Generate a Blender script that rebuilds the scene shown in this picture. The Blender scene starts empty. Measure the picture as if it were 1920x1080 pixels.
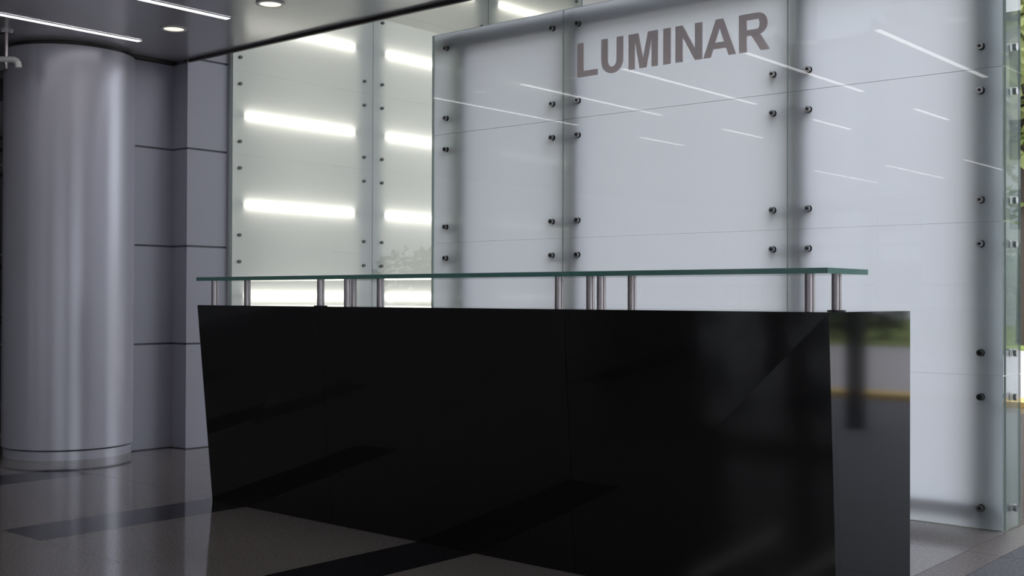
import bpy, bmesh, math, random
from mathutils import Vector, Matrix

scene = bpy.context.scene
COL = scene.collection
random.seed(7)

# ------------------------------------------------------------------ camera
H = 1.15
F_PX = 2175.6
YAW, PITCH, ROLL = 0.704205, 0.008728, 0.003544
fwd = Vector((-math.sin(YAW) * math.cos(PITCH), math.cos(YAW) * math.cos(PITCH), math.sin(PITCH)))
rgt = Vector((math.cos(YAW), math.sin(YAW), 0))
upv = rgt.cross(fwd)
r2 = math.cos(ROLL) * rgt + math.sin(ROLL) * upv
u2 = -math.sin(ROLL) * rgt + math.cos(ROLL) * upv
cam_data = bpy.data.cameras.new('camera')
cam_data.sensor_width = 36.0
cam_data.lens = F_PX / 1920 * 36.0
cam = bpy.data.objects.new('camera', cam_data)
COL.objects.link(cam)
m = Matrix.Identity(4)
for i in range(3):
    m[i][0], m[i][1], m[i][2] = r2[i], u2[i], -fwd[i]
m[2][3] = H
cam.matrix_world = m
scene.camera = cam

# ------------------------------------------------------------------ sky, exposure
SKY = 2.2
world = bpy.data.worlds.new('sky')
scene.world = world
world.use_nodes = True
bg = world.node_tree.nodes['Background']
bg.inputs[0].default_value = (0.875, 0.915, 1.0, 1)
bg.inputs[1].default_value = SKY
scene.view_settings.view_transform = 'Standard'
scene.view_settings.look = 'None'
scene.view_settings.gamma = 1.0
scene.view_settings.use_curve_mapping = False
scene.view_settings.exposure = 0.35
scene.cycles.max_bounces = 12
scene.cycles.transparent_max_bounces = 16
scene.cycles.caustics_reflective = False
scene.cycles.caustics_refractive = False
scene.cycles.sample_clamp_indirect = 4.0

# ------------------------------------------------------------------ materials
def new_mat(name):
    mt = bpy.data.materials.new(name)
    mt.use_nodes = True
    nt = mt.node_tree
    return mt, nt, nt.nodes, nt.links, nt.nodes['Principled BSDF']

def pmat(name, col, rough=0.5, metal=0.0, spec=0.5, coat=0.0, noise=None, bump=None):
    """noise = (scale, second colour, low, high); bump = (scale, strength)"""
    mt, nt, N, L, b = new_mat(name)
    b.inputs['Base Color'].default_value = (*col, 1)
    b.inputs['Roughness'].default_value = rough
    b.inputs['Metallic'].default_value = metal
    b.inputs['Specular IOR Level'].default_value = spec
    b.inputs['Coat Weight'].default_value = coat
    b.inputs['Coat Roughness'].default_value = 0.05
    if noise or bump:
        tc = N.new('ShaderNodeTexCoord')
    if noise:
        t = N.new('ShaderNodeTexNoise'); t.inputs['Scale'].default_value = noise[0]
        t.inputs['Detail'].default_value = 4
        r = N.new('ShaderNodeValToRGB')
        r.color_ramp.elements[0].position = noise[2]; r.color_ramp.elements[1].position = noise[3]
        r.color_ramp.elements[0].color = (*col, 1); r.color_ramp.elements[1].color = (*noise[1], 1)
        L.new(tc.outputs['Object'], t.inputs['Vector'])
        L.new(t.outputs['Fac'], r.inputs['Fac']); L.new(r.outputs['Color'], b.inputs['Base Color'])
    if bump:
        t2 = N.new('ShaderNodeTexNoise'); t2.inputs['Scale'].default_value = bump[0]
        bp = N.new('ShaderNodeBump'); bp.inputs['Strength'].default_value = bump[1]
        bp.inputs['Distance'].default_value = 0.002
        L.new(tc.outputs['Object'], t2.inputs['Vector'])
        L.new(t2.outputs['Fac'], bp.inputs['Height']); L.new(bp.outputs['Normal'], b.inputs['Normal'])
    return mt

def fresnel_node(nt, ior=1.5):
    N, L = nt.nodes, nt.links
    geo = N.new('ShaderNodeNewGeometry')
    mx = N.new('ShaderNodeMix')           # float mix: a thin sheet reflects alike from both sides
    mx.inputs[2].default_value = ior; mx.inputs[3].default_value = 1 / ior
    L.new(geo.outputs['Backfacing'], mx.inputs[0])
    fr = N.new('ShaderNodeFresnel')
    L.new(mx.outputs[0], fr.inputs['IOR'])
    return fr

def clear_glass(name, tint):
    mt, nt, N, L, b = new_mat(name)
    N.remove(b)
    tr = N.new('ShaderNodeBsdfTransparent'); tr.inputs[0].default_value = (*tint, 1)
    gl = N.new('ShaderNodeBsdfGlossy'); gl.inputs['Roughness'].default_value = 0.0
    mix = N.new('ShaderNodeMixShader')
    fr = fresnel_node(nt)
    L.new(fr.outputs[0], mix.inputs[0]); L.new(tr.outputs[0], mix.inputs[1]); L.new(gl.outputs[0], mix.inputs[2])
    L.new(mix.outputs[0], N['Material Output'].inputs['Surface'])
    return mt

def frosted_glass(name, tcol, dcol, dfac, clear):
    mt, nt, N, L, b = new_mat(name)
    N.remove(b)
    tl = N.new('ShaderNodeBsdfTranslucent'); tl.inputs[0].default_value = (*tcol, 1)
    df = N.new('ShaderNodeBsdfDiffuse'); df.inputs[0].default_value = (*dcol, 1)
    m1 = N.new('ShaderNodeMixShader'); m1.inputs[0].default_value = dfac
    L.new(tl.outputs[0], m1.inputs[1]); L.new(df.outputs[0], m1.inputs[2])
    tr = N.new('ShaderNodeBsdfTransparent'); tr.inputs[0].default_value = (0.9, 0.95, 0.93, 1)
    m2 = N.new('ShaderNodeMixShader'); m2.inputs[0].default_value = clear
    L.new(m1.outputs[0], m2.inputs[1]); L.new(tr.outputs[0], m2.inputs[2])
    L.new(m2.outputs[0], N['Material Output'].inputs['Surface'])
    return mt

def emit(name, col, strength):
    mt, nt, N, L, b = new_mat(name)
    b.inputs['Base Color'].default_value = (0.8, 0.8, 0.8, 1)
    b.inputs['Emission Color'].default_value = (*col, 1)
    b.inputs['Emission Strength'].default_value = strength
    return mt

M = {}
M['granite_black'] = pmat('black_granite', (0.0075, 0.0072, 0.008), 0.06, noise=(420, (0.022, 0.022, 0.023), 0.62, 0.80))
M['floor_light'] = pmat('polished_grey_granite', (0.165, 0.147, 0.142), 0.07, noise=(110, (0.29, 0.26, 0.25), 0.40, 0.68))
M['floor_dark'] = pmat('polished_dark_granite', (0.010, 0.010, 0.012), 0.07, noise=(260, (0.03, 0.03, 0.032), 0.55, 0.8))
M['grout'] = pmat('grout', (0.2, 0.18, 0.175), 0.7)
M['floor_border'] = pmat('brown_granite_border', (0.12, 0.105, 0.10), 0.35, noise=(70, (0.27, 0.22, 0.21), 0.4, 0.7))
M['floor_grey'] = pmat('honed_grey_granite', (0.10, 0.105, 0.12), 0.75, spec=0.25, noise=(60, (0.17, 0.165, 0.18), 0.4, 0.7))
M['ceiling'] = pmat('satin_grey_ceiling', (0.56, 0.55, 0.585), 0.2, metal=0.35)
M['fascia'] = pmat('dark_bronze_trim', (0.025, 0.018, 0.018), 0.4)
M['panel'] = pmat('grey_painted_panel', (0.31, 0.305, 0.36), 0.45)
M['shadow_gap'] = pmat('joint_backing', (0.13, 0.13, 0.15), 0.7)
M['column'] = pmat('satin_silver_column', (0.52, 0.51, 0.58), 0.27, metal=0.2)
M['steel'] = pmat('brushed_steel', (0.40, 0.36, 0.36), 0.28, metal=1.0)
M['fitting'] = pmat('dark_steel_fitting', (0.42, 0.42, 0.42), 0.22, metal=1.0)
M['fitting_dull'] = pmat('dull_grey_fitting', (0.10, 0.105, 0.105), 0.5)
M['edge_line'] = pmat('glass_joint_edge', (0.56, 0.63, 0.64), 0.3)
M['post'] = pmat('grey_steel_post', (0.30, 0.31, 0.315), 0.5)
M['edge'] = pmat('green_glass_edge', (0.11, 0.27, 0.235), 0.12)
M['edge_pale'] = pmat('pale_glass_edge', (0.50, 0.60, 0.57), 0.2)
M['clear'] = clear_glass('clear_glass', (0.97, 0.99, 0.98))
M['clear_green'] = clear_glass('clear_green_glass', (0.935, 0.980, 0.962))
M['dark_glass'] = clear_glass('dark_tinted_glass', (0.6, 0.61, 0.64))
M['frost'] = frosted_glass('frosted_white_glass', (0.775, 0.760, 0.82), (0.60, 0.62, 0.62), 0.15, 0.02)
M['frost_haze'] = frosted_glass('hazy_return_glass', (0.60, 0.66, 0.66), (0.50, 0.56, 0.57), 0.35, 0.32)
M['frost_warm'] = frosted_glass('frosted_backlit_glass', (0.725, 0.722, 0.71), (0.60, 0.62, 0.62), 0.25, 0.05)
M['white_wall'] = pmat('white_wall', (0.72, 0.72, 0.71), 0.6)
M['shade_slab'] = pmat('grey_shade_slab', (0.25, 0.26, 0.26), 0.7)  # dark underside of the added shade roof, cuts bounced light
M['room_wall'] = pmat('pale_grey_wall', (0.62, 0.62, 0.64), 0.6)
M['dark_wall'] = pmat('dark_wall', (0.05, 0.05, 0.055), 0.6)
M['frame'] = pmat('dark_window_frame', (0.04, 0.04, 0.045), 0.4, metal=0.3)
M['profile'] = pmat('pale_green_profile', (0.58, 0.62, 0.62), 0.5)
M['tube'] = emit('lit_tube', (1.0, 0.945, 0.84), 6.0)
M['line'] = emit('lit_line_diffuser', (1.0, 0.97, 0.96), 6.5)
M['down'] = emit('lit_downlight', (1.0, 0.93, 0.74), 0.9)
M['letter'] = pmat('brushed_letter_metal', (0.84, 0.745, 0.75), 0.3, metal=0.3)
M['black_plastic'] = pmat('black_plastic', (0.008, 0.008, 0.009), 0.4)
M['white_metal'] = pmat('white_metal', (0.7, 0.69, 0.68), 0.3)
M['paving'] = pmat('pale_concrete_paving', (0.48, 0.45, 0.455), 0.8, noise=(3, (0.56, 0.53, 0.535), 0.4, 0.7))
M['kerb'] = pmat('yellow_painted_kerb', (0.75, 0.50, 0.16), 0.7)
M['grass'] = pmat('grass', (0.16, 0.22, 0.035), 0.9, noise=(1.5, (0.30, 0.34, 0.08), 0.35, 0.7))
M['leaf'] = pmat('tree_leaf', (0.15, 0.20, 0.05), 0.6, noise=(1.2, (0.40, 0.41, 0.16), 0.35, 0.7))
M['leaf_dark'] = pmat('hedge_leaf', (0.03, 0.055, 0.02), 0.7, noise=(2.0, (0.07, 0.10, 0.03), 0.35, 0.7))
M['bark'] = pmat('bark', (0.07, 0.055, 0.045), 0.9)
M['render'] = pmat('far_building_render', (0.42, 0.43, 0.43), 0.8)
M['render_dark'] = pmat('dull_building_render', (0.42, 0.41, 0.44), 0.8)
M['far_window'] = pmat('far_window_glass', (0.03, 0.035, 0.04), 0.1)

# ------------------------------------------------------------------ building helpers
WORLD_LOC = {}
def wloc(o):
    return WORLD_LOC.get(o.name, Vector((0, 0, 0)))

def tag(o, label=None, cat=None, group=None, kind=None):
    if label: o['label'] = label
    if cat: o['category'] = cat
    if group: o['group'] = group
    if kind: o['kind'] = kind
    return o

def place(o, loc, parent=None):
    loc = Vector(loc)
    COL.objects.link(o)
    if parent is not None:
        o.parent = parent
        o.location = loc - wloc(parent)
    else:
        o.location = loc
    WORLD_LOC[o.name] = loc
    return o

def empty(name, loc, label=None, cat=None, group=None, kind=None, parent=None):
    o = bpy.data.objects.new(name, None)
    o.empty_display_size = 0.1
    place(o, loc, parent)
    return tag(o, label, cat, group, kind)

def mats_to(me, mats):
    for mt in (mats if isinstance(mats, (list, tuple)) else [mats]):
        me.materials.append(mt)

def obj(name, bm, mats, parent=None, smooth=False, origin=None):
    """link a bmesh given in world coordinates as one object with its origin at the middle of its foot"""
    vs = [v.co for v in bm.verts]
    if origin is None:
        lo = Vector([min(v[i] for v in vs) for i in range(3)]); hi = Vector([max(v[i] for v in vs) for i in range(3)])
        origin = Vector(((lo.x + hi.x) / 2, (lo.y + hi.y) / 2, lo.z))
    bmesh.ops.translate(bm, vec=-Vector(origin), verts=bm.verts)
    bmesh.ops.recalc_face_normals(bm, faces=bm.faces)
    me = bpy.data.meshes.new(name)
    bm.to_mesh(me); bm.free()
    mats_to(me, mats)
    if smooth:
        for p in me.polygons: p.use_smooth = True
        try: me.set_sharp_from_angle(angle=math.radians(35))
        except Exception: pass
    return place(bpy.data.objects.new(name, me), origin, parent)

def inst(name, me, loc, parent=None):
    return place(bpy.data.objects.new(name, me), loc, parent)

def b_box(bm, x0, x1, y0, y1, z0, z1, mi=0, bevel=0.0):
    r = bmesh.ops.create_cube(bm, size=1.0)
    vs = r['verts']
    bmesh.ops.scale(bm, vec=(x1 - x0, y1 - y0, z1 - z0), verts=vs)
    bmesh.ops.translate(bm, vec=((x0 + x1) / 2, (y0 + y1) / 2, (z0 + z1) / 2), verts=vs)
    fs = set(f for v in vs for f in v.link_faces)
    for f in fs: f.material_index = mi
    if bevel:
        es = list(set(e for v in vs for e in v.link_edges))
        bmesh.ops.bevel(bm, geom=es, offset=bevel, segments=1, affect='EDGES')
    return vs

def b_cyl(bm, p0, p1, r, seg=12, r1=None, mi=0, caps=True):
    p0, p1 = Vector(p0), Vector(p1)
    d = p1 - p0
    res = bmesh.ops.create_cone(bm, cap_ends=caps, cap_tris=False, segments=seg, radius1=r, radius2=r if r1 is None else r1, depth=d.length)
    q = d.to_track_quat('Z', 'Y')
    bmesh.ops.rotate(bm, cent=(0, 0, 0), matrix=q.to_matrix(), verts=res['verts'])
    bmesh.ops.translate(bm, vec=(p0 + p1) / 2, verts=res['verts'])
    for f in set(f for v in res['verts'] for f in v.link_faces): f.material_index = mi
    return res['verts']

def box(name, x0, x1, y0, y1, z0, z1, mat, parent=None, bevel=0.0):
    bm = bmesh.new(); b_box(bm, x0, x1, y0, y1, z0, z1, 0, bevel)
    return obj(name, bm, mat, parent)

def b_hexa(bm, pts, mi=0):
    """eight corners: bottom four, then top four, same winding"""
    v = [bm.verts.new(p) for p in pts]
    for f in ((3, 2, 1, 0), (4, 5, 6, 7), (0, 1, 5, 4), (1, 2, 6, 5), (2, 3, 7, 6), (3, 0, 4, 7)):
        bm.faces.new([v[i] for i in f]).material_index = mi

def glass_sheet(name, x0, x1, y0, y1, z0, z1, axis, mats, parent=None, flip=False):
    """a real pane: mats = (front, back, edge); axis 0/1/2 = the thin direction, front = the low side (flip: high side)"""
    bm = bmesh.new(); b_box(bm, x0, x1, y0, y1, z0, z1)
    bm.normal_update()
    for f in bm.faces:
        n = f.normal[axis]
        if abs(n) < 0.5: f.material_index = 3 if (len(mats) > 3 and abs(f.normal.z) > 0.5) else 2
        elif (n < 0) != flip: f.material_index = 0
        else: f.material_index = 1
    return obj(name, bm, list(mats), parent)

def struct(o):
    o['kind'] = 'structure'
    return o

# ------------------------------------------------------------------ floor
CEIL = 2.95
floor = struct(box('floor', -12.0, 5.0, -9.0, 12.9, -0.30, -0.008, M['grout']))
STRIP_X = [-9.05, -7.33, -5.61, -3.89, -2.17]
STRIP_W = 0.375
J = 0.0015
tile_cache = {}
def tile(name, x0, x1, y0, y1, mat):
    key = (round(x1 - x0, 3), round(y1 - y0, 3), mat.name)
    if key not in tile_cache:
        bm = bmesh.new(); w, d = key[0], key[1]
        b_box(bm, -w / 2 + J, w / 2 - J, -d / 2 + J, d / 2 - J, -0.008, 0.0)
        me = bpy.data.meshes.new(name); bm.to_mesh(me); bm.free(); me.materials.append(mat)
        tile_cache[key] = me
    return inst(name, tile_cache[key], ((x0 + x1) / 2, (y0 + y1) / 2, 0), floor)
Y_LINES = [-9.0, -7.64, -6.28, -4.92, -3.56, -2.2, -0.84, 0.52, 1.375, 2.05, 2.74, 3.99, 4.70, 5.40, 6.22, 7.5, 9.0, 10.5, 12.9]
XB = -1.855
xs = [-12.0]
for sx in STRIP_X[:4]:
    xs += [sx, sx + STRIP_W]
xs.append(XB)
for i in range(len(xs) - 1):
    x0, x1 = xs[i], xs[i + 1]
    dark_col = any(abs(x0 - s) < 1e-6 for s in STRIP_X)
    cuts = [x0, x1] if (dark_col or x1 - x0 < 1.0) else [x0, (x0 + x1) / 2, x1]
    for k in range(len(cuts) - 1):
        for j in range(len(Y_LINES) - 1):
            y0, y1 = Y_LINES[j], Y_LINES[j + 1]
            dark = dark_col and j % 2 == 0
            if dark_col:
                if x0 < -7:   # the strip in front of the column ends where the others run on
                    dark = (1.3 < y0 < 3.9)
                else:
                    dark = (2.7 < y0 < 5.0) or (-2.3 < y0 < 0.5)
            tile('inlay_strip' if dark else 'floor_tile', cuts[k], cuts[k + 1], y0, y1, M['floor_dark'] if dark else M['floor_light'])
for j in range(len(Y_LINES) - 1):
    tile('border_strip', XB, XB + 0.16, Y_LINES[j], Y_LINES[j + 1], M['floor_border'])
    for k in range(4):
        a = XB + 0.16 + k * (5.0 - XB - 0.16) / 4; b_ = XB + 0.16 + (k + 1) * (5.0 - XB - 0.16) / 4
        tile('floor_tile', a, b_, Y_LINES[j], Y_LINES[j + 1], M['floor_grey'])

# ------------------------------------------------------------------ ceiling and upper shell
Y_EDGE = 5.10
LINE_X = [-7.26 + 1.03 * k for k in range(10)]
SEGS = [(2.35, 4.50), (0.30, 1.20), (-5.25, -3.10)]
DOWN_X = [-6.75 + 1.03 * k for k in range(7)]
ceil_bm = bmesh.new()
b_box(ceil_bm, -12.0, 5.0, -9.0, Y_EDGE - 0.012, CEIL, CEIL + 0.30)
ceiling = struct(obj('ceiling', ceil_bm, M['ceiling']))
box('edge_trim', -7.60, 5.0, Y_EDGE - 0.012, Y_EDGE + 0.012, CEIL - 0.022, CEIL + 0.30, M['fascia'], ceiling)
struct(box('wall_upper', -12.0, 5.0, Y_EDGE - 0.25, Y_EDGE - 0.02, CEIL + 0.30, 5.20, M['white_wall']))
struct(box('ceiling_atrium', -12.0, 5.0, Y_EDGE - 0.25, 6.6, 5.20, 5.45, M['white_wall']))
struct(box('ceiling_shade_slab', -12.0, -3.4, 6.6, 12.8, 4.95, 5.45, M['shade_slab']))  # unseen roof added to shade the left part of the glass wall

# ------------------------------------------------------------------ left wall with metal panels
X1, X2 = -7.735, -7.545          # recessed face and projecting face
YS = 5.085                       # step between them
YE = 5.455                       # end of the projecting face
wall_left = struct(box('wall_left', -8.6, X1 - 0.012, 4.55, YE - 0.01, 0.0, 5.20, M['shadow_gap']))
box('core', X1 - 0.012, X2 - 0.012, YS + 0.012, YE - 0.01, 0.0, 5.20, M['shadow_gap'], wall_left)
zj = [0.0, 0.795, 1.535, 2.275, 2.962, 3.71, 4.45, 5.19]
gap = 0.0075
for i in range(len(zj) - 1):
    z0, z1 = zj[i] + gap, zj[i + 1] - gap
    if z0 < CEIL - 0.1:
        box('metal_panel', X1 - 0.012, X1, 4.55, YS, z0, min(z1, CEIL - 0.03), M['panel'], wall_left)
        box('metal_panel', X1, X2 - 0.012, YS, YS + 0.012, z0, min(z1, CEIL - 0.03), M['panel'], wall_left)
    box('metal_panel', X2 - 0.012, X2, YS, YE, z0, z1, M['panel'], wall_left)
tr = struct(box('trim_1', X1 - 0.01, X1 + 0.035, 4.55, YS - 0.001, CEIL - 0.026, CEIL - 0.001, M['fascia']))  # dark strip standing in for the shade of the recessed ceiling gap

# ------------------------------------------------------------------ round column
CX, CY, CR = -8.03, 4.41, 0.458
col = empty('column', (CX, CY, 0), 'big round silver grey column standing left of the black reception desk', 'column')
bm = bmesh.new(); b_cyl(bm, (CX, CY, 0.075), (CX, CY, CEIL - 0.03), CR, 96); obj('shaft', bm, M['column'], col, True)
bm = bmesh.new(); b_cyl(bm, (CX, CY, 0.0), (CX, CY, 0.062), CR - 0.012, 96); obj('base_ring', bm, M['column'], col, True)
bm = bmesh.new(); b_cyl(bm, (CX, CY, 0.06), (CX, CY, 0.077), CR - 0.03, 64); obj('base_groove', bm, M['shadow_gap'], col, True)
bm = bmesh.new(); b_cyl(bm, (CX, CY, CEIL - 0.032), (CX, CY, CEIL - 0.001), CR - 0.02, 64); obj('top_groove', bm, M['fascia'], col, True)

# ------------------------------------------------------------------ glazed feature wall with the sign
YF = 5.97                         # face of the glass
GT = 0.012
SE = [-5.819, -4.643, -3.044, -1.874]
ZJ = [0.002, 0.772, 1.542, 2.315, 3.033]
fw = empty('glass_feature_wall', (-3.85, YF, 0), 'frosted white glass wall of bolted panels carrying the sign behind the desk', 'glass wall')
POST_X = [-5.545, -4.555, -2.975, -1.972]
YP = YF + 0.10
for px in POST_X:
    bm = bmesh.new(); b_cyl(bm, (px, YP, 0.0), (px, YP, 3.02), 0.058, 24)
    obj('post', bm, M['post'], fw, True)
box('top_rail', -5.80, -1.89, YF + 0.07, YF + 0.13, 2.90, 3.02, M['post'], fw)
box('bottom_rail', -5.80, -1.89, YF + 0.05, YF + 0.10, 0.085, 0.135, M['post'], fw)

def standoff_mesh(dx):
    """round head on the face, rod through the glass and an arm back to the post"""
    bm = bmesh.new()
    b_cyl(bm, (0, -0.016, 0), (0, 0.0, 0), 0.016, 16)
    b_cyl(bm, (0, -0.019, 0), (0, -0.016, 0), 0.008, 8, mi=1)
    b_cyl(bm, (0, GT, 0), (0, 0.02 + GT, 0), 0.018, 12)
    b_cyl(bm, (0, GT, 0), (0, 0.085, 0), 0.019, 10)
    b_cyl(bm, (0, 0.08, 0), (dx, 0.10, 0), 0.014, 8)
    bmesh.ops.recalc_face_normals(bm, faces=bm.faces)
    me = bpy.data.meshes.new('standoff'); bm.to_mesh(me); bm.free()
    me.materials.append(M['fitting']); me.materials.append(M['black_plastic'])
    for p in me.polygons: p.use_smooth = True
    try: me.set_sharp_from_angle(angle=math.radians(40))
    except Exception: pass
    return me
so_cache = {}
FIT = [[-5.695, -4.733], [-4.522, -3.135], [-2.917, -1.982]]
FPOST = [[0, 1], [1, 2], [2, 3]]
for c in range(3):
    for r in range(4):
        g = 0.0004
        pn = glass_sheet('glass_panel', SE[c] + g, SE[c + 1] - g, YF, YF + GT, ZJ[r] + g, ZJ[r + 1] - g, 1, (M['clear_green'], M['frost'], M['edge_pale'], M['edge_line']), fw)
        for z in ((0.104 if r == 0 else ZJ[r] + 0.112), (ZJ[r + 1] - (0.11 if r < 3 else 0.108))):
            for s in range(2):
                fx = FIT[c][s]
                dx = round(POST_X[FPOST[c][s]] - fx, 3)
                if dx not in so_cache: so_cache[dx] = standoff_mesh(dx)
                inst('standoff', so_cache[dx], (fx, YF, z), pn)
# clear return pane at the right end, bolted to the last post
bm = bmesh.new()
b_cyl(bm, (0.014, 0, 0), (0.030, 0, 0), 0.019, 16)
b_cyl(bm, (-0.02, 0, 0), (0.0, 0, 0), 0.022, 12)
b_cyl(bm, (-0.10, 0, 0), (0.0, 0, 0), 0.012, 10)
ret_me = bpy.data.meshes.new('standoff'); bm.to_mesh(ret_me); bm.free(); ret_me.materials.append(M['fitting'])
XR = -1.874
for r in range(4):
    pn = glass_sheet('return_panel', XR, XR + GT, YF + GT + 0.002, 6.215, ZJ[r] + 0.0015, ZJ[r + 1] - 0.0015, 0, (M['frost_haze'], M['clear_green'], M['edge_pale'], M['clear']), fw)
    for z in ((0.104 if r == 0 else ZJ[r] + 0.112), (ZJ[r + 1] - 0.11)):
        inst('standoff', ret_me, (XR, 6.10, z), pn)
XL = SE[0]
for r in range(4):
    glass_sheet('return_panel', XL - GT, XL, YF, 6.215, ZJ[r] + 0.0015, ZJ[r + 1] - 0.0015, 0, (M['clear_green'], M['clear_green'], M['edge_pale']), fw)

# ------------------------------------------------------------------ sign letters LUMINAR
sign = empty('wall_sign', (-3.84, YF, 2.575), 'seven grey metal capital letters high on the frosted glass wall', 'sign')
ZB, ZH = 2.573, 0.219
def b_poly(bm, pts, x0, w):
    """extrude a polygon given in letter units (0..1, 0..1) into a thin plate"""
    yb, yf = YF - 0.0005, YF - 0.008
    f = [bm.verts.new((x0 + p[0] * w, yf, ZB + p[1] * ZH)) for p in pts]
    b = [bm.verts.new((x0 + p[0] * w, yb, ZB + p[1] * ZH)) for p in pts]
    n = len(pts)
    bm.faces.new(f); bm.faces.new(b[::-1])
    for i in range(n):
        bm.faces.new((f[i], b[i], b[(i + 1) % n], f[(i + 1) % n]))
def ring(bm, cx, cy, rx, ry, tx, ty, a0, a1, x0, w, n=14):
    for i in range(n):
        t0 = math.radians(a0 + (a1 - a0) * i / n); t1 = math.radians(a0 + (a1 - a0) * (i + 1) / n)
        P = lambda t, k: (cx + math.cos(t) * (rx - k * tx), cy + math.sin(t) * (ry - k * ty))
        b_poly(bm, [P(t0, 0), P(t1, 0), P(t1, 1), P(t0, 1)], x0, w)
R_ = lambda x0, x1, y0, y1: [(x0, y0), (x1, y0), (x1, y1), (x0, y1)]
letters = [('L', -4.520, -4.358), ('U', -4.329, -4.161), ('M', -4.120, -3.904), ('I', -3.865, -3.812), ('N', -3.778, -3.592), ('A', -3.584, -3.366), ('R', -3.347, -3.150)]
for ch, xa, xb in letters:
    w = xb - xa
    bm = bmesh.new()
    s = 0.050 / w
    if ch == 'L':
        b_poly(bm, R_(0, s, 0, 1), xa, w); b_poly(bm, R_(s, 1, 0, 0.175), xa, w)
    elif ch == 'U':
        b_poly(bm, R_(0, s, 0.36, 1), xa, w); b_poly(bm, R_(1 - s, 1, 0.36, 1), xa, w)
        ring(bm, 0.5, 0.36, 0.5, 0.38, s, 0.19, 180, 360, xa, w)
    elif ch == 'M':
        s = 0.046 / w
        b_poly(bm, R_(0, s, 0, 1), xa, w); b_poly(bm, R_(1 - s, 1, 0, 1), xa, w)
        b_poly(bm, [(s, 1), (s, 0.80), (0.385, 0), (0.5, 0), (0.5, 0.28), (0.335, 1)], xa, w)
        b_poly(bm, [(1 - s, 1), (0.665, 1), (0.5, 0.28), (0.5, 0), (0.615, 0), (1 - s, 0.80)], xa, w)
    elif ch == 'I':
        b_poly(bm, R_(0, 1, 0, 1), xa, w)
    elif ch == 'N':
        b_poly(bm, R_(0, s, 0, 1), xa, w); b_poly(bm, R_(1 - s, 1, 0, 1), xa, w)
        b_poly(bm, [(s, 1), (s, 0.68), (1 - s, 0), (1 - s, 0.32)], xa, w)
    elif ch == 'A':
        b_poly(bm, [(0, 0), (0.225, 0), (0.50, 0.76), (0.50, 1), (0.385, 1)], xa, w)
        b_poly(bm, [(1, 0), (0.615, 1), (0.50, 1), (0.50, 0.76), (0.775, 0)], xa, w)
        b_poly(bm, [(0.30, 0.21), (0.70, 0.21), (0.64, 0.38), (0.36, 0.38)], xa, w)
    elif ch == 'R':
        b_poly(bm, R_(0, s, 0, 1), xa, w)
        b_poly(bm, R_(s, 0.60, 0.835, 1), xa, w); b_poly(bm, R_(s, 0.60, 0.42, 0.575), xa, w)
        ring(bm, 0.60, 0.71, 0.33, 0.29, s, 0.155, -90, 90, xa, w)
        b_poly(bm, [(0.40, 0.43), (0.70, 0.43), (1.0, 0.0), (0.71, 0.0)], xa, w)
    lo = obj('letter', bm, M['letter'], sign)
    lo['label'] = 'grey metal letter ' + ch

# ------------------------------------------------------------------ back-lit glass wall on the left
XW = -7.50
bw = empty('backlit_glass_wall', (XW, 7.7, 0), 'frosted glass wall glowing with tubes behind, left of the sign wall', 'glass wall')
YB = [5.462, 6.945, 8.465, 9.985]
ZB2 = [0.012, 0.795, 1.532, 2.265, 2.925, 3.68, 4.43, 5.18]
def small_standoff():
    bm = bmesh.new()
    b_cyl(bm, (0.0, 0, 0), (0.012, 0, 0), 0.014, 14)
    b_cyl(bm, (-0.05, 0, 0), (0, 0, 0), 0.010, 8)
    me = bpy.data.meshes.new('standoff'); bm.to_mesh(me); bm.free(); me.materials.append(M['fitting_dull'])
    return me
sm = small_standoff()
for c in range(3):
    for r in range(len(ZB2) - 1):
        g = 0.0005
        pn = glass_sheet('glass_panel', XW - GT, XW, YB[c] + g, YB[c + 1] - g, ZB2[r] + g, ZB2[r + 1] - g, 0, (M['clear_green'], M['frost_warm'], M['edge_pale'], M['clear']), bw, flip=True)
        for z in (ZB2[r] + 0.104, ZB2[r + 1] - 0.104):
            for y in (YB[c] + (0.07 if c == 0 else 0.105), YB[c + 1] - 0.105):
                inst('standoff', sm, (XW, y, z), pn)
box('edge_profile', XW - 0.10, XW - 0.0125, 5.4555, 5.475, 0, 5.18, M['profile'], bw)
# white light box behind the glass: back wall and the piers between the bays
struct(box('wall_back', XW - 0.42, XW - 0.36, 5.46, 12.0, 0, 5.20, M['white_wall']))
for i, (a, b_) in enumerate(((6.80, 7.07), (8.32, 8.59), (9.84, 10.1))):
    struct(box('trim_%d' % (i + 2), XW - 0.355, XW - 0.055, a, b_, 0, 5.18, M['white_wall']))
names_z = {1.16: 'lowest', 1.88: 'second lowest', 2.58: 'middle', 3.31: 'second highest', 4.05: 'highest'}
names_c = ['first glass bay next to the column', 'second glass bay beside the sign wall', 'third glass bay behind the sign wall']
for c, (ya, yb) in enumerate(((5.59, 6.74), (7.105, 8.26), (8.625, 9.78))):
    for z in (1.16, 1.88, 2.58, 3.31, 4.05):
        xt = XW - 0.042
        t = empty('fluorescent_tube', (xt, (ya + yb) / 2, z), '%s glowing white tube behind the %s' % (names_z[z], names_c[c]), 'tube light', 'white tubes behind the frosted glass')
        bm = bmesh.new(); b_cyl(bm, (xt, ya, z), (xt, yb, z), 0.019, 12); obj('tube', bm, M['tube'], t, True)
        for y0, y1 in ((ya - 0.03, ya), (yb, yb + 0.03)):
            bm = bmesh.new(); b_cyl(bm, (xt, y0, z), (xt, y1, z), 0.021, 12)
            b_box(bm, XW - 0.36, xt, (y0 + y1) / 2 - 0.012, (y0 + y1) / 2 + 0.012, z - 0.012, z + 0.012)
            obj('tube_holder', bm, M['white_metal'], t)

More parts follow.
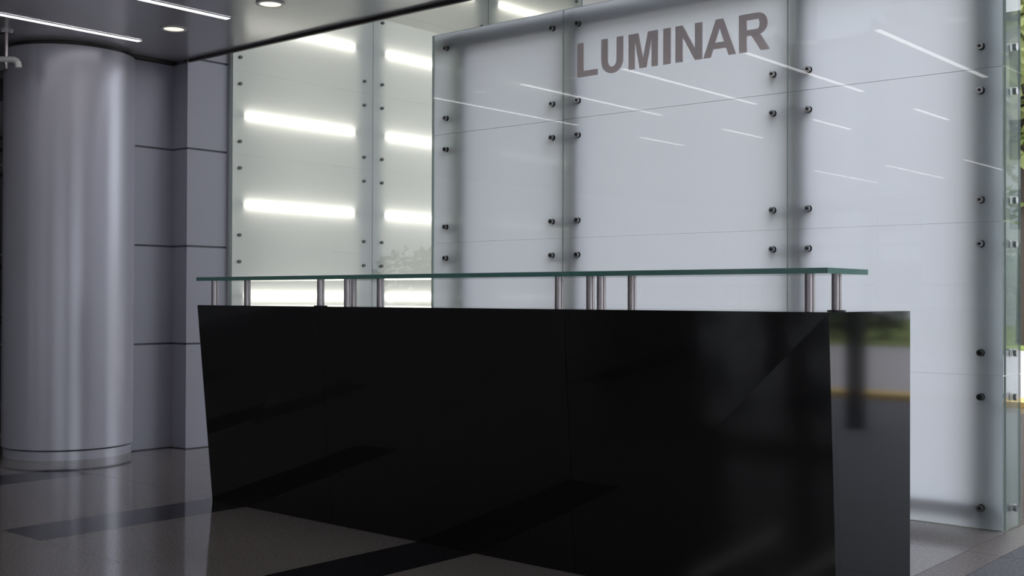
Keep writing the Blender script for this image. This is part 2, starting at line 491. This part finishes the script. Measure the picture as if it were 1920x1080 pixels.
# ------------------------------------------------------------------ reception desk
HD = 1.105
def yb_(x): return 3.92 + (x + 5.55) / 3.78 * (3.852 - 3.92)
def yt_(x): return 3.812 + (x + 5.55) / 3.78 * (3.783 - 3.812)
YBK = 4.515
desk = empty('reception_desk', (-3.66, 4.2, 0), 'long black polished granite reception desk with a forward leaning front', 'desk')
seams = [-5.55, -4.505, -2.94, -1.77]
TS = 0.03
for i in range(3):
    a, b_ = seams[i], seams[i + 1]
    g0 = 0.0012 if i > 0 else 0.0
    g1 = 0.0012 if i < 2 else 0.0
    a += g0; b_ -= g1
    bm = bmesh.new()
    zt = HD
    b_hexa(bm, [(a, yb_(a), 0), (b_, yb_(b_), 0), (b_, yb_(b_) + TS, 0), (a, yb_(a) + TS, 0),
                (a, yt_(a), zt), (b_, yt_(b_), zt), (b_, yt_(b_) + TS, zt), (a, yt_(a) + TS, zt)])
    obj('front_slab', bm, M['granite_black'], desk)
for x0, x1 in ((-5.55, -5.52), (-1.80, -1.77)):
    xm = (x0 + x1) / 2
    bm = bmesh.new()
    e = TS + 0.0005
    b_hexa(bm, [(x0, yb_(xm) + e, 0), (x1, yb_(xm) + e, 0), (x1, YBK, 0), (x0, YBK, 0),
                (x0, yt_(xm) + e, HD), (x1, yt_(xm) + e, HD), (x1, YBK, HD), (x0, YBK, HD)])
    obj('end_slab', bm, M['granite_black'], desk)
bm = bmesh.new()
b_hexa(bm, [(-5.519, yt_(-5.5) + TS + 0.001, HD - 0.03), (-1.801, yt_(-1.8) + TS + 0.001, HD - 0.03), (-1.801, YBK, HD - 0.03), (-5.519, YBK, HD - 0.03),
            (-5.519, yt_(-5.5) + TS + 0.001, HD), (-1.801, yt_(-1.8) + TS + 0.001, HD), (-1.801, YBK, HD), (-5.519, YBK, HD)])
obj('desk_top', bm, M['granite_black'], desk)
box('work_surface', -5.519, -1.801, 4.10, 4.50, 0.70, 0.74, M['dark_wall'], desk)

# glass counter: three sheets on paired steel posts
GZ0, GZ1 = 1.240, 1.260
gx = [-5.545, -4.432, -2.895, -1.768]
px = [(-5.43, -4.533), (-4.33, -3.005), (-2.787, -1.871)]
glabel = ['left end', 'middle and widest', 'right end']
bm = bmesh.new()
b_cyl(bm, (0, 0, 0.0), (0, 0, GZ0 - HD), 0.0185, 20)
post_me = bpy.data.meshes.new('steel_post'); bm.to_mesh(post_me); bm.free(); post_me.materials.append(M['steel'])
for p in post_me.polygons: p.use_smooth = True
try: post_me.set_sharp_from_angle(angle=math.radians(40))
except Exception: pass
bm = bmesh.new(); b_cyl(bm, (0, 0, 0), (0, 0, 0.005), 0.034, 20)
flange_me = bpy.data.meshes.new('base_flange'); bm.to_mesh(flange_me); bm.free(); flange_me.materials.append(M['black_plastic'])
for i in range(3):
    a, b_ = gx[i] + 0.001, gx[i + 1] - 0.001
    gs = empty('glass_counter', ((a + b_) / 2, 3.95, HD), 'clear green edged glass shelf on steel posts, %s of the desk top' % glabel[i], 'glass shelf', 'glass shelves on the desk')
    bm = bmesh.new()
    pts = [(a, yt_(a) - 0.012), (b_, yt_(b_) - 0.012), (b_, 4.11), (a, 4.11)]
    b_hexa(bm, [(x, y, GZ0) for x, y in pts] + [(x, y, GZ1) for x, y in pts])
    bm.normal_update()
    for f in bm.faces: f.material_index = 1 if abs(f.normal.z) < 0.5 else 0
    obj('glass_sheet', bm, [M['clear_green'], M['edge']], gs)
    for x in px[i]:
        for y in (3.843, 4.063):
            po = inst('steel_post', post_me, (x, y, HD), gs)
            if (i == 2 and x > -2 and y > 4) or (i == 0 and x > -5 and y < 4): inst('base_flange', flange_me, (x, y, HD), po)

# ------------------------------------------------------------------ ceiling lights
ordn = ['first', 'second', 'third', 'fourth', 'fifth', 'sixth', 'seventh', 'eighth', 'ninth', 'tenth']
def line_light(x, y0, y1, label):
    t = empty('linear_ceiling_light', (x, (y0 + y1) / 2, CEIL), label, 'ceiling light', 'white line lights in the grey ceiling')
    box('diffuser', x - 0.024, x + 0.024, y0, y1, CEIL - 0.006, CEIL - 0.001, M['line'], t)
    bm = bmesh.new()
    b_box(bm, x - 0.032, x - 0.025, y0 - 0.008, y1 + 0.008, CEIL - 0.008, CEIL - 0.001)
    b_box(bm, x + 0.025, x + 0.032, y0 - 0.008, y1 + 0.008, CEIL - 0.008, CEIL - 0.001)
    b_box(bm, x - 0.025, x + 0.025, y0 - 0.008, y0 - 0.001, CEIL - 0.008, CEIL - 0.001)
    b_box(bm, x - 0.025, x + 0.025, y1 + 0.001, y1 + 0.008, CEIL - 0.008, CEIL - 0.001)
    obj('frame', bm, M['ceiling'], t)
for k, x in enumerate(LINE_X):
    for s, (y0, y1) in enumerate(SEGS):
        if s == 0 and k == 0: lab = 'white line light in the ceiling just above the round column'
        elif s == 0 and k == 1: lab = 'white line light in the ceiling beside the two round downlights'
        else: lab = '%s white ceiling line light from the column, %s' % (ordn[k], ['row nearest the glass, mirrored in it', 'middle row over the floor', 'row farthest from the desk'][s])
        line_light(x, y0, y1, lab)
def downlight(x, y, label):
    t = empty('downlight', (x, y, CEIL), label, 'downlight', 'round downlights in the grey ceiling')
    bm = bmesh.new()
    n = 32
    for r0, r1, z0, z1 in ((0.088, 0.088, -0.001, -0.008), (0.088, 0.070, -0.008, -0.010), (0.070, 0.064, -0.010, -0.002)):
        for i in range(n):
            a0, a1 = 2 * math.pi * i / n, 2 * math.pi * (i + 1) / n
            q = [bm.verts.new((x + r * math.cos(a), y + r * math.sin(a), CEIL + z)) for r, a, z in ((r0, a0, z0), (r0, a1, z0), (r1, a1, z1), (r1, a0, z1))]
            bm.faces.new(q)
    bmesh.ops.remove_doubles(bm, verts=bm.verts, dist=1e-5)
    obj('trim_ring', bm, M['white_metal'], t, True)
    bm = bmesh.new(); b_cyl(bm, (x, y, CEIL - 0.006), (x, y, CEIL - 0.001), 0.064, 32); obj('lens', bm, M['down'], t)
for k, x in enumerate(DOWN_X):
    lab = ['round glowing downlight in the ceiling nearest the round column', 'round glowing downlight cut by the top edge of the view'][k] if k < 2 else '%s round ceiling downlight to the right of the column, above the desk' % ordn[k]
    downlight(x, 4.44, lab)

# ------------------------------------------------------------------ far left: dark glazing beyond the column and its bracket
br = empty('glass_bracket', (-7.733, 3.777, 2.70), 'steel rod bracket with a hooked arm hanging beside the column top', 'bracket')
d = fwd * 1.0
bx, by = -7.733, 3.777
# placed just in front of the column's left flank
bm = bmesh.new(); b_cyl(bm, (bx, by, 2.70), (bx, by, CEIL), 0.012, 12); obj('rod', bm, M['steel'], br, True)
bm = bmesh.new(); b_cyl(bm, (bx, by, CEIL - 0.012), (bx, by, CEIL - 0.001), 0.05, 20); obj('ceiling_plate', bm, M['fitting'], br, True)
bm = bmesh.new()
ex, ey = rgt.x, rgt.y
b_cyl(bm, (bx - ex * 0.30, by - ey * 0.30, 2.762), (bx + ex * 0.05, by + ey * 0.05, 2.762), 0.022, 14)
b_cyl(bm, (bx + ex * 0.05, by + ey * 0.05, 2.762), (bx + ex * 0.078, by + ey * 0.078, 2.746), 0.022, 14)
b_cyl(bm, (bx + ex * 0.078, by + ey * 0.078, 2.746), (bx + ex * 0.085, by + ey * 0.085, 2.706), 0.022, 14)
obj('arm', bm, M['white_metal'], br, True)
bm = bmesh.new(); b_cyl(bm, (bx - ex * 0.03 - 0.02, by - ey * 0.03 + 0.02, 2.706), (bx - ex * 0.03 + 0.03, by - ey * 0.03 - 0.03, 2.706), 0.028, 16)
obj('knob', bm, M['black_plastic'], br, True)

XG = -9.4
dg = empty('dark_glass_screen', (XG, 4.3, 0), 'dark bolted glass screen just visible left of the column', 'glass wall')
for i in range(4):
    pn = glass_sheet('glass_panel', XG - GT, XG, 2.6, 6.0, 0.02 + 0.74 * i, 0.75 + 0.74 * i - 0.003, 0, (M['dark_glass'], M['dark_glass'], M['edge_pale']), dg, flip=True)
for z in (2.152, 1.395, 0.933, 0.171):
    bm = bmesh.new(); b_cyl(bm, (XG, 4.575, z), (XG + 0.02, 4.575, z), 0.028, 14); b_cyl(bm, (XG, 4.5, z), (XG, 4.575, z), 0.012, 8)
    obj('standoff', bm, M['black_plastic'], dg)
for z in (2.465, 2.364, 0.977):
    box('rail', XG - 0.10, XG - 0.06, 2.6, 6.0, z - 0.014, z + 0.014, M['steel'], dg)
struct(box('wall_far_left', -12.2, -12.0, -9.0, 12.0, 0, 5.2, M['room_wall']))
struct(box('wall_end', -12.0, -8.62, 6.4, 6.6, 0, CEIL, M['room_wall']))

# ------------------------------------------------------------------ rest of the room behind the camera: glazed walls
def glazed_wall(name, axis, pos, a0, a1, opens, mat):
    """solid wall at pos across a0..a1 with openings (u0,u1,z0,z1), each with frame and pane"""
    bm = bmesh.new()
    t = 0.2
    def bxx(u0, u1, z0, z1):
        if u1 - u0 < 1e-4 or z1 - z0 < 1e-4: return
        if axis == 'y': b_box(bm, u0, u1, pos - t, pos, z0, z1)
        else: b_box(bm, pos, pos + t, u0, u1, z0, z1)
    cur = a0
    for u0, u1, z0, z1 in opens:
        bxx(cur, u0, 0, CEIL); bxx(u0, u1, 0, z0); bxx(u0, u1, z1, CEIL); cur = u1
    bxx(cur, a1, 0, CEIL)
    struct(obj(name, bm, mat))
win_n = [0]
def window(axis, pos, u0, u1, z0, z1, nx):
    win_n[0] += 1
    w = struct(empty('window_%d' % win_n[0], (((u0 + u1) / 2, pos, z0) if axis == 'y' else (pos, (u0 + u1) / 2, z0))))
    fr = 0.035
    us = [u0 + (u1 - u0) * i / nx for i in range(nx + 1)]
    for u in us:
        ua, ub = max(u0, u - fr), min(u1, u + fr)
        if axis == 'y': box('mullion', ua, ub, pos - 0.14, pos - 0.06, z0, z1, M['frame'], w)
        else: box('mullion', pos + 0.06, pos + 0.14, ua, ub, z0, z1, M['frame'], w)
    for i in range(nx):
        if axis == 'y':
            box('transom', us[i] + fr, us[i + 1] - fr, pos - 0.13, pos - 0.07, 2.12, 2.19, M['frame'], w)
            glass_sheet('pane', us[i] + fr, us[i + 1] - fr, pos - 0.105, pos - 0.095, z0, z1, 1, (M['clear'], M['clear'], M['edge_pale']), w)
        else:
            box('transom', pos + 0.07, pos + 0.13, us[i] + fr, us[i + 1] - fr, 2.12, 2.19, M['frame'], w)
            glass_sheet('pane', pos + 0.095, pos + 0.105, us[i] + fr, us[i + 1] - fr, z0, z1, 0, (M['clear'], M['clear'], M['edge_pale']), w)
OY = [(-10.4, -9.05, 0.05, 2.80), (-8.8, -7.9, 0.05, 2.80), (-6.6, -1.9, 0.05, 2.80), (-0.6, 4.4, 0.05, 2.80)]
glazed_wall('wall_front', 'y', -8.8, -12.0, 5.0, OY, M['room_wall'])
for o in OY: window('y', -8.8, *o, 1 if o[1] - o[0] < 2 else 3)
OX = [(-8.4, -5.2, 0.05, 2.80), (-2.3, 2.5, 0.05, 2.85)]
glazed_wall('wall_right', 'x', 4.8, -9.0, 5.1, OX, M['room_wall'])
window('x', 4.8, *OX[0], 2); window('x', 4.8, *OX[1], 2)

struct(box('wall_light_block', 4.8, 5.0, 5.1, 10.5, 0, 5.2, M['room_wall']))  # unseen wall added to cut the bright outdoor streak on the column
# ------------------------------------------------------------------ outdoors beyond the glass
struct(box('ground_road', -45, 45, 13.55, 28.0, -0.35, -0.02, M['paving']))
struct(box('ground_around', -60, 60, -60, -9.3, -0.40, -0.05, M['paving']))
struct(box('ground_side', 5.3, 60, -9.3, 12.9, -0.40, -0.05, M['paving']))
tag(box('kerb', -45, 45, 12.92, 13.53, -0.30, 0.06, M['kerb']), 'long yellow painted kerb along the pale road outside', 'kerb')
struct(box('ground_lawn', -60, 60, 28.0, 70, -0.30, 0.02, M['grass']))
tag(box('canopy_post', 0.77, 0.91, 9.84, 9.98, -0.005, 5.20, M['frame']), 'dark square canopy post mirrored in the end of the desk', 'post')

def tree(loc, h, r, seed, mat, name, label, cat, n=1600, leaf=0.32, zc=0.62):
    rnd = random.Random(seed)
    x, y, z = loc
    t = empty(name, loc, label, cat)
    bm = bmesh.new()
    b_cyl(bm, (x, y, z), (x, y, z + h * 0.55), 0.05 * h * 0.4, 10, 0.02 * h * 0.4)
    for k in range(5):
        a = rnd.uniform(0, 6.28)
        b_cyl(bm, (x, y, z + h * 0.35 + k * 0.04 * h), (x + math.cos(a) * r * 0.6, y + math.sin(a) * r * 0.6, z + h * (0.55 + 0.05 * k)), 0.012 * h, 6, 0.004 * h)
    obj('trunk', bm, M['bark'], t)
    blobs = []
    for k in range(14):
        a = rnd.uniform(0, 6.28); q = rnd.uniform(0, 0.7) * r
        blobs.append((x + math.cos(a) * q, y + math.sin(a) * q, z + h * rnd.uniform(zc - 0.24, zc + 0.26), r * rnd.uniform(0.3, 0.5)))
    vs, fs = [], []
    for k in range(n):
        b0 = rnd.choice(blobs)
        u = rnd.uniform(-1, 1); a = rnd.uniform(0, 6.28); rr = b0[3] * rnd.uniform(0.55, 1.0) ** 0.5
        s = math.sqrt(1 - u * u)
        c = Vector((b0[0] + rr * s * math.cos(a), b0[1] + rr * s * math.sin(a), b0[2] + rr * u))
        d1 = Vector((rnd.gauss(0, 1), rnd.gauss(0, 1), rnd.gauss(0, 1))).normalized()
        d2 = d1.orthogonal().normalized()
        l = leaf * rnd.uniform(0.6, 1.2)
        i0 = len(vs)
        vs += [c - d1 * l, c + d2 * l * 0.5, c + d1 * l, c - d2 * l * 0.5]
        fs.append((i0, i0 + 1, i0 + 2, i0 + 3))
    o3 = Vector(loc)
    me = bpy.data.meshes.new('foliage'); me.from_pydata([v - o3 for v in vs], [], fs); me.materials.append(mat)
    inst('foliage', me, loc, t)
tree((-9.0, 30.5, 0.02), 12.5, 4.2, 1, M['leaf'], 'tree', 'tall pale green tree on the lawn, nearest the right edge', 'tree', 2600)
tree((-19.5, 33.0, 0.02), 11.0, 4.4, 2, M['leaf'], 'tree', 'broad pale green tree on the lawn behind the frosted glass wall', 'tree', 2200)
tree((-4.0, 40.0, 0.02), 12.0, 4.6, 3, M['leaf'], 'tree', 'tall tree at the back of the lawn, near the far building', 'tree', 2200)
for i, hx in enumerate((0.5, 5.8, 11.1, 16.4)):
    tree((hx, 31.5 + (i % 2), 0.02), 3.4, 2.4, 10 + i, M['leaf_dark'], 'shrub', ['dark green rounded shrub on the lawn, first in the row', 'dark green rounded shrub on the lawn, second in the row', 'dark green rounded shrub on the lawn, third in the row', 'dark green rounded shrub on the lawn, last in the row'][i], 'shrub', 1800, 0.22, 0.45)
fb = empty('far_building', (-10, 56, 0), 'grey rendered building with rows of dark windows beyond the lawn', 'building')
box('wall', -34, 14, 52, 60, 0.02, 13, M['render'], fb)
box('roof', -34.4, 14.4, 51.6, 60.4, 13.0, 13.5, M['fascia'], fb)
win_bm = bmesh.new(); b_box(win_bm, -1.1, 1.1, -0.04, 0.0, 0, 1.7); wme = bpy.data.meshes.new('window'); win_bm.to_mesh(wme); win_bm.free(); wme.materials.append(M['far_window'])
for k in range(13):
    for r in range(4):
        inst('window', wme, (-32 + k * 3.6, 52.0, 1.2 + r * 3.0), fb)

ob = empty('sky_block_building', (-8, -36, 0), 'plain grey building added behind the entrance windows to block low sky', 'building')  # unseen building added to dim the window reflection in the desk front
box('wall', -40, 22, -44, -34, -0.05, 9.0, M['render_dark'], ob)
box('roof', -40.3, 22.3, -44.3, -33.7, 9.0, 9.4, M['fascia'], ob)
wbm = bmesh.new(); b_box(wbm, -1.1, 1.1, 0.0, 0.05, 0, 1.7); wm2 = bpy.data.meshes.new('window'); wbm.to_mesh(wm2); wbm.free(); wm2.materials.append(M['far_window'])
for k in range(16):
    for r in range(3):
        inst('window', wm2, (-38 + k * 3.9, -34.0, 1.0 + r * 2.9), ob)
